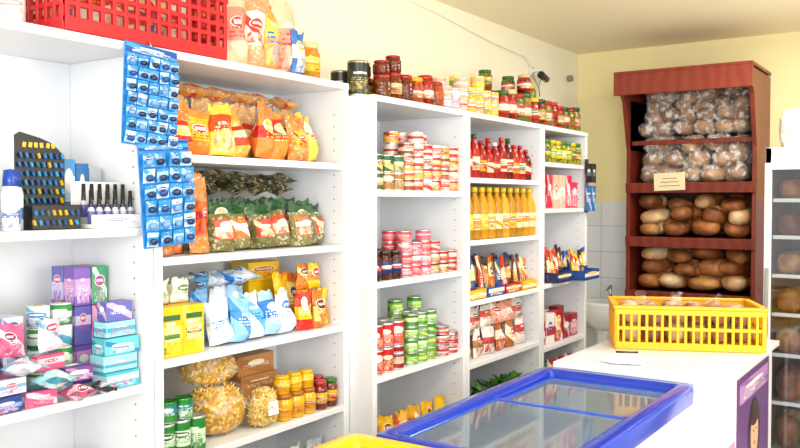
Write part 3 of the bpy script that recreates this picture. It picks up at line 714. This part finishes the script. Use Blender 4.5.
# ------------------------------------------------------------ wash basin
A=Acc()
def ell(rx,ry,z,cx=.30,cy=5.98): return [(cx+rx*math.cos(2*math.pi*k/24),cy+ry*math.sin(2*math.pi*k/24),z) for k in range(24)]
loft(A,[ell(.07,.06,.62),ell(.13,.10,.66),ell(.19,.155,.74),ell(.20,.165,.82),ell(.205,.17,.84),ell(.185,.15,.838),ell(.16,.13,.77),ell(.08,.06,.72)],'gloss','#eef0f2',True,True)
loft(A,[ell(.09,.08,0),ell(.06,.055,.1),ell(.06,.055,.60),ell(.07,.06,.63)],'gloss','#e6e8ea',True,True)
tube(A,(.30,6.10,.83),(.30,6.10,.95),.012,'#c8ccd0','metal',10); tube(A,(.30,6.10,.945),(.30,6.0,.92),.01,'#c8ccd0','metal',10)
A.done('wash_basin')

# ------------------------------------------------------------ counter, crate, papers
e=empty('shop_counter')
A=Acc()
board(A,1.10,1.74,3.34,4.40,0.06,.875,'#e2e2ea'); board(A,1.14,1.70,3.38,4.36,0,.06,'#606468')
board(A,1.05,1.765,3.315,4.45,.875,.90,'#eef0f4','gloss')
A.done('counter_body',e)
A=Acc()
def oval(A,cy,cz,ry,rz,col,x):
    n=22; vs=[(x,cy+ry*math.cos(2*math.pi*k/n),cz+rz*math.sin(2*math.pi*k/n)) for k in range(n)]
    A.add(I,vs,[(list(range(n)),'plain',col,None,False)])
board(A,1.741,1.744,3.62,4.30,.10,.845,'#5c3278')
board(A,1.744,1.7455,3.66,4.26,.73,.82,('#b080c0','#8a5aa0','#f4eef4'),'label')
oval(A,3.96,.56,.12,.15,'#2c1a18',1.7462); oval(A,3.96,.42,.035,.06,'#d89e78',1.7463); oval(A,3.96,.55,.08,.11,'#e8b490',1.7467); oval(A,3.96,.625,.085,.04,'#2c1a18',1.747)
for s in (-1,1): oval(A,3.96+s*.03,.565,.012,.006,'#201410',1.7474)
oval(A,3.96,.505,.022,.008,'#b83040',1.7474); oval(A,3.96,.545,.006,.018,'#d09878',1.7474); oval(A,3.96,.26,.20,.16,'#1c6a2c',1.7465)
board(A,1.741,1.744,3.37,3.58,.10,.60,('#c890b8','#e8d8e8','#784888'),'label')
A.done('advert_poster',e)
A=Acc(); CM=T(1.395,4.07,.901,24); crate(A,CM,.66,.38,.205,'#f2b008',19,2,rib=.0065); A.done('yellow_plastic_crate')
A=Acc()
for i in range(6):
    for j in range(2):
        for k in range(2):
            M=CM@T(-.25+i*.1,-.08+j*.16,.014+k*.088+R.uniform(0,.015),90+R.uniform(-10,10)); ph=R.uniform(0,6)
            blob(A,M,.15,.085,.09,R.choice(bc),'bread',12,8,.85,.04,ph); blob(A,M,.165,.095,.10,'#f8f4f0','thin',12,8,.85,.05,ph)
for i in range(3): bag(A,CM@T(-.2+i*.17,R.uniform(-.02,.08),.185,R.uniform(0,90),R.uniform(10,50)),.06,.07,.03,'#f8f4f0',mat='thin',nu=5,nv=4,stand=False)
A.done('bagged_bread')
A=Acc()
for k in range(4): carton(A,T(1.27+.012*k,3.53-.01*k,.901+.0022*k,-20+14*k),.14,.20,.0018,'#fbfbfb','plain',.0004)
tube(A,(1.22,3.62,.913),(1.31,3.66,.913),.005,'#2a2a38','gloss',8)
A.done('notepad_and_pen')

# ------------------------------------------------------------ chest freezers
def freezer(y0,y1,x0,x1,col,lidc,body,inner,zt=.88):
    e=empty('chest_freezer')
    A=Acc(); rw=.06
    loft(A,[rr(x0+.012,x1-.012,y0+.012,y1-.012,.05,.07),rr(x0+.012,x1-.012,y0+.012,y1-.012,.05,zt-.07)],'gloss',body,True,False)
    loft(A,[rr(x0+.05,x1-.05,y0+.05,y1-.05,.05,.0),rr(x0+.05,x1-.05,y0+.05,y1-.05,.05,.07)],'plain','#303438',True,True)
    A.done('cabinet',e)
    A=Acc()
    loft(A,[rr(x0,x1,y0,y1,.04,zt-.07),rr(x0-.002,x1+.002,y0-.002,y1+.002,.04,zt-.02),rr(x0+.004,x1-.004,y0+.004,y1-.004,.035,zt-.004),rr(x0+.014,x1-.014,y0+.014,y1-.014,.03,zt),
            rr(x0+rw-.01,x1-rw+.01,y0+rw-.01,y1-rw+.01,.025,zt),rr(x0+rw,x1-rw,y0+rw,y1-rw,.02,zt-.004),rr(x0+rw,x1-rw,y0+rw,y1-rw,.02,zt-.04)],'gloss',col)
    A.done('top_rim',e)
    A=Acc()
    loft(A,[rr(x0+rw,x1-rw,y0+rw,y1-rw,.02,zt-.04),rr(x0+rw+.015,x1-rw-.015,y0+rw+.015,y1-rw-.015,.02,zt-.06),rr(x0+rw+.015,x1-rw-.015,y0+rw+.015,y1-rw-.015,.02,.40)],'gloss',inner,False,True)
    A.done('inner_liner',e)
    ym=(y0+y1)/2
    for k,(a,b,zz) in enumerate(((y0+rw+.004,ym+.06,zt-.022),(ym-.02,y1-rw-.004,zt-.034))):
        A=Acc(); xa,xb=x0+rw+.003,x1-rw-.003; f=.02
        for q in ((xa,xa+f,a,b),(xb-f,xb,a,b),(xa+f,xb-f,a,a+f),(xa+f,xb-f,b-f,b)): board(A,q[0],q[1],q[2],q[3],zz-.005,zz+.006,lidc,'gloss')
        board(A,xa+f,xb-f,a+f,b-f,zz-.001,zz+.002,'#ffffff','lid_glass')
        A.done('sliding_glass_lid_%d'%(k+1),e)
    A=Acc()
    pc=[('#b86a2c','#f0cc98','#f4ece0'),('#4c90dc','#c8e4f8','#f8f8f8'),('#eef2f8','#4888d0','#d83830'),('#a86030','#e0a860','#f0e0c0'),('#d8e0ec','#90b8e8','#3060a0'),('#f08828','#f8dca8','#c03020'),('#d03828','#f8e8d8','#f0c030')]
    yy=y0+.15
    while yy<y1-.14:
        for i in range(4):
            xx=x0+.15+i*(x1-x0-.30)/3
            hh=R.uniform(.24,.31)
            carton(A,T(xx,yy,.402,R.uniform(-4,4)),.10,.14,hh,R.choice(pc))
            if R.random()<.6: bag(A,T(xx-.05,yy,.402+.312,R.uniform(-30,30),80),.14,.13,.06,R.choice(pc),stand=False)
        yy+=.165
    A.done('frozen_food',e)
    A=Acc()
    for kk in range(14):
        yk=y0+.09+(y1-y0-.18)*kk/13
        for xx in (x0+.082,x1-.082): tube(A,(xx,yk,.58),(xx,yk,.80),.002,'#e8ecf0','gloss',5)
    for xx in (x0+.082,x1-.082):
        for zz in (.66,.73,.80): tube(A,(xx,y0+.09,zz),(xx,y1-.09,zz),.0025,'#e8ecf0','gloss',5)
    A.done('wire_basket',e)
freezer(2.03,3.30,1.01,1.655,'#1034ac','#1a4cc4','#e6e8ee','#b8d8fa')
freezer(.78,2.02,.95,1.655,'#f2bc0c','#dca808','#e8eaee','#e8f0f8',.885)

# ------------------------------------------------------------ display fridge
e=empty('display_fridge')
fx0,fx1,fy0,fy1=1.662,2.36,4.60,5.25
A=Acc(); ZT=1.87
board(A,fx0,fx0+.03,fy0,fy1,.05,ZT,'#ececee'); board(A,fx1-.03,fx1,fy0,fy1,.05,ZT,'#ececee')
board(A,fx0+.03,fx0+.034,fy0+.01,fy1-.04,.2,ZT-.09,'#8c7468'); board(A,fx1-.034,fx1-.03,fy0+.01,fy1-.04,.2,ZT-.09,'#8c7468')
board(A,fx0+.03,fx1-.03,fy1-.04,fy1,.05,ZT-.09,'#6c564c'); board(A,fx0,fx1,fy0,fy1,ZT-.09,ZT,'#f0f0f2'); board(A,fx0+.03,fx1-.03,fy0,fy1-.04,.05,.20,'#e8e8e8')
for i in range(4): board(A,fx0+.03+i*.19,fx0+.07+i*.19,fy0+.05,fy0+.09,0,.05,'#303030')
A.done('cabinet',e)
A=Acc()
board(A,fx0+.002,fx0+.036,fy0-.03,fy0-.002,.22,ZT-.08,'#d8dadd'); board(A,fx1-.036,fx1-.002,fy0-.03,fy0-.002,.22,ZT-.08,'#d8dadd')
board(A,fx0+.036,fx1-.036,fy0-.03,fy0-.002,ZT-.115,ZT-.08,'#d8dadd'); board(A,fx0+.036,fx1-.036,fy0-.03,fy0-.002,.22,.27,'#d8dadd')
board(A,fx0+.036,fx1-.036,fy0-.018,fy0-.012,.27,ZT-.115,'#ffffff','door_glass')
board(A,fx0+.012,fx0+.028,fy0-.055,fy0-.03,.9,1.25,'#888c90')
A.done('glass_door',e)
A=Acc(); B=Acc()
for z,hh in ((.30,.2),(.55,.2),(.80,.15),(1.01,.14),(1.21,.14),(1.41,.14),(1.60,.13)):
    board(A,fx0+.036,fx1-.036,fy0+.02,fy1-.05,z-.006,z,'#b8b4ac'); board(A,fx0+.036,fx1-.036,fy0+.012,fy0+.02,z-.012,z+.008,'#f0f0f0')
    for i in range(5):
        xx=fx0+.105+i*.122
        for yy in (.10,.26):
            M=T(xx,fy0+yy,z,R.uniform(-20,20)); ph=R.uniform(0,6)
            blob(B,M,.12,.13,hh*.85,R.choice([('#7a3c1a','#bc7c40'),('#5c2c18','#a06030'),('#96582c','#d0a068')]),'bread',12,7,.8,.05,ph)
A.done('shelves',e); B.done('pastries',e)
A=Acc()
for i in range(3):
    M=T(1.775+.21*i,4.85,1.871,R.uniform(-8,8)); ph=R.uniform(0,6)
    blob(A,M,.18,.17,.20,('#b09888','#d8ccc4'),'bread',16,10,.45,.04,ph); blob(A,M,.19,.18,.215,'#f0eeee','film',16,10,.45,.05,ph)
A.done('plastic_bag_of_rolls')

# ------------------------------------------------------------ added ceiling lamp, lights, world
e=empty('added_ceiling_lamp')  # fixture out of view, added to go with the overhead fill
A=Acc(); board(A,2.2,2.4,1.6,2.8,H-.06,H-.001,'#f0f0f0'); tube(A,(2.25,1.65,H-.075),(2.25,2.75,H-.075),.014,'#ffffff','gloss',10); tube(A,(2.35,1.65,H-.075),(2.35,2.75,H-.075),.014,'#ffffff','gloss',10); A.done('lamp_housing',e)
def area(name,loc,tgt,sx,sy,p,col):
    l=bpy.data.lights.new(name,'AREA'); l.shape='RECTANGLE'; l.size=sx; l.size_y=sy; l.energy=p; l.color=col
    o=bpy.data.objects.new(name,l); o.location=loc; o.rotation_euler=(Vector(tgt)-Vector(loc)).to_track_quat('-Z','Y').to_euler(); S.collection.objects.link(o); return o
area('shopfront_window_light',(3.4,-1.8,1.7),(0.6,3.0,1.3),2.6,1.9,150,(1,1,.99))
area('shop_door_light',(4.1,2.3,1.5),(0.3,3.0,1.2),1.8,1.8,60,(1,.99,.97))
area('ceiling_fill_light',(2.3,2.2,H-.1),(2.3,2.2,0),.3,1.2,28,(1,.99,.95))  # added overhead fill, no such tube is in view
area('ceiling_fill_light',(1.9,4.6,H-.05),(1.9,4.6,0),.3,1.2,36,(1,.98,.92))  # second added fill, brightens the back of the shop
w=bpy.data.worlds.new('daylight'); S.world=w; w.use_nodes=True
w.node_tree.nodes['Background'].inputs[0].default_value=(.98,.99,1,1); w.node_tree.nodes['Background'].inputs[1].default_value=1.18

cam=bpy.data.cameras.new('camera'); co=bpy.data.objects.new('camera',cam); S.collection.objects.link(co)
cam.sensor_width=36; cam.lens=37.1; cam.clip_start=.05
co.location=(2.5,0,1.6); co.rotation_euler=(math.radians(90-1.67),0,math.radians(34.2)); S.camera=co
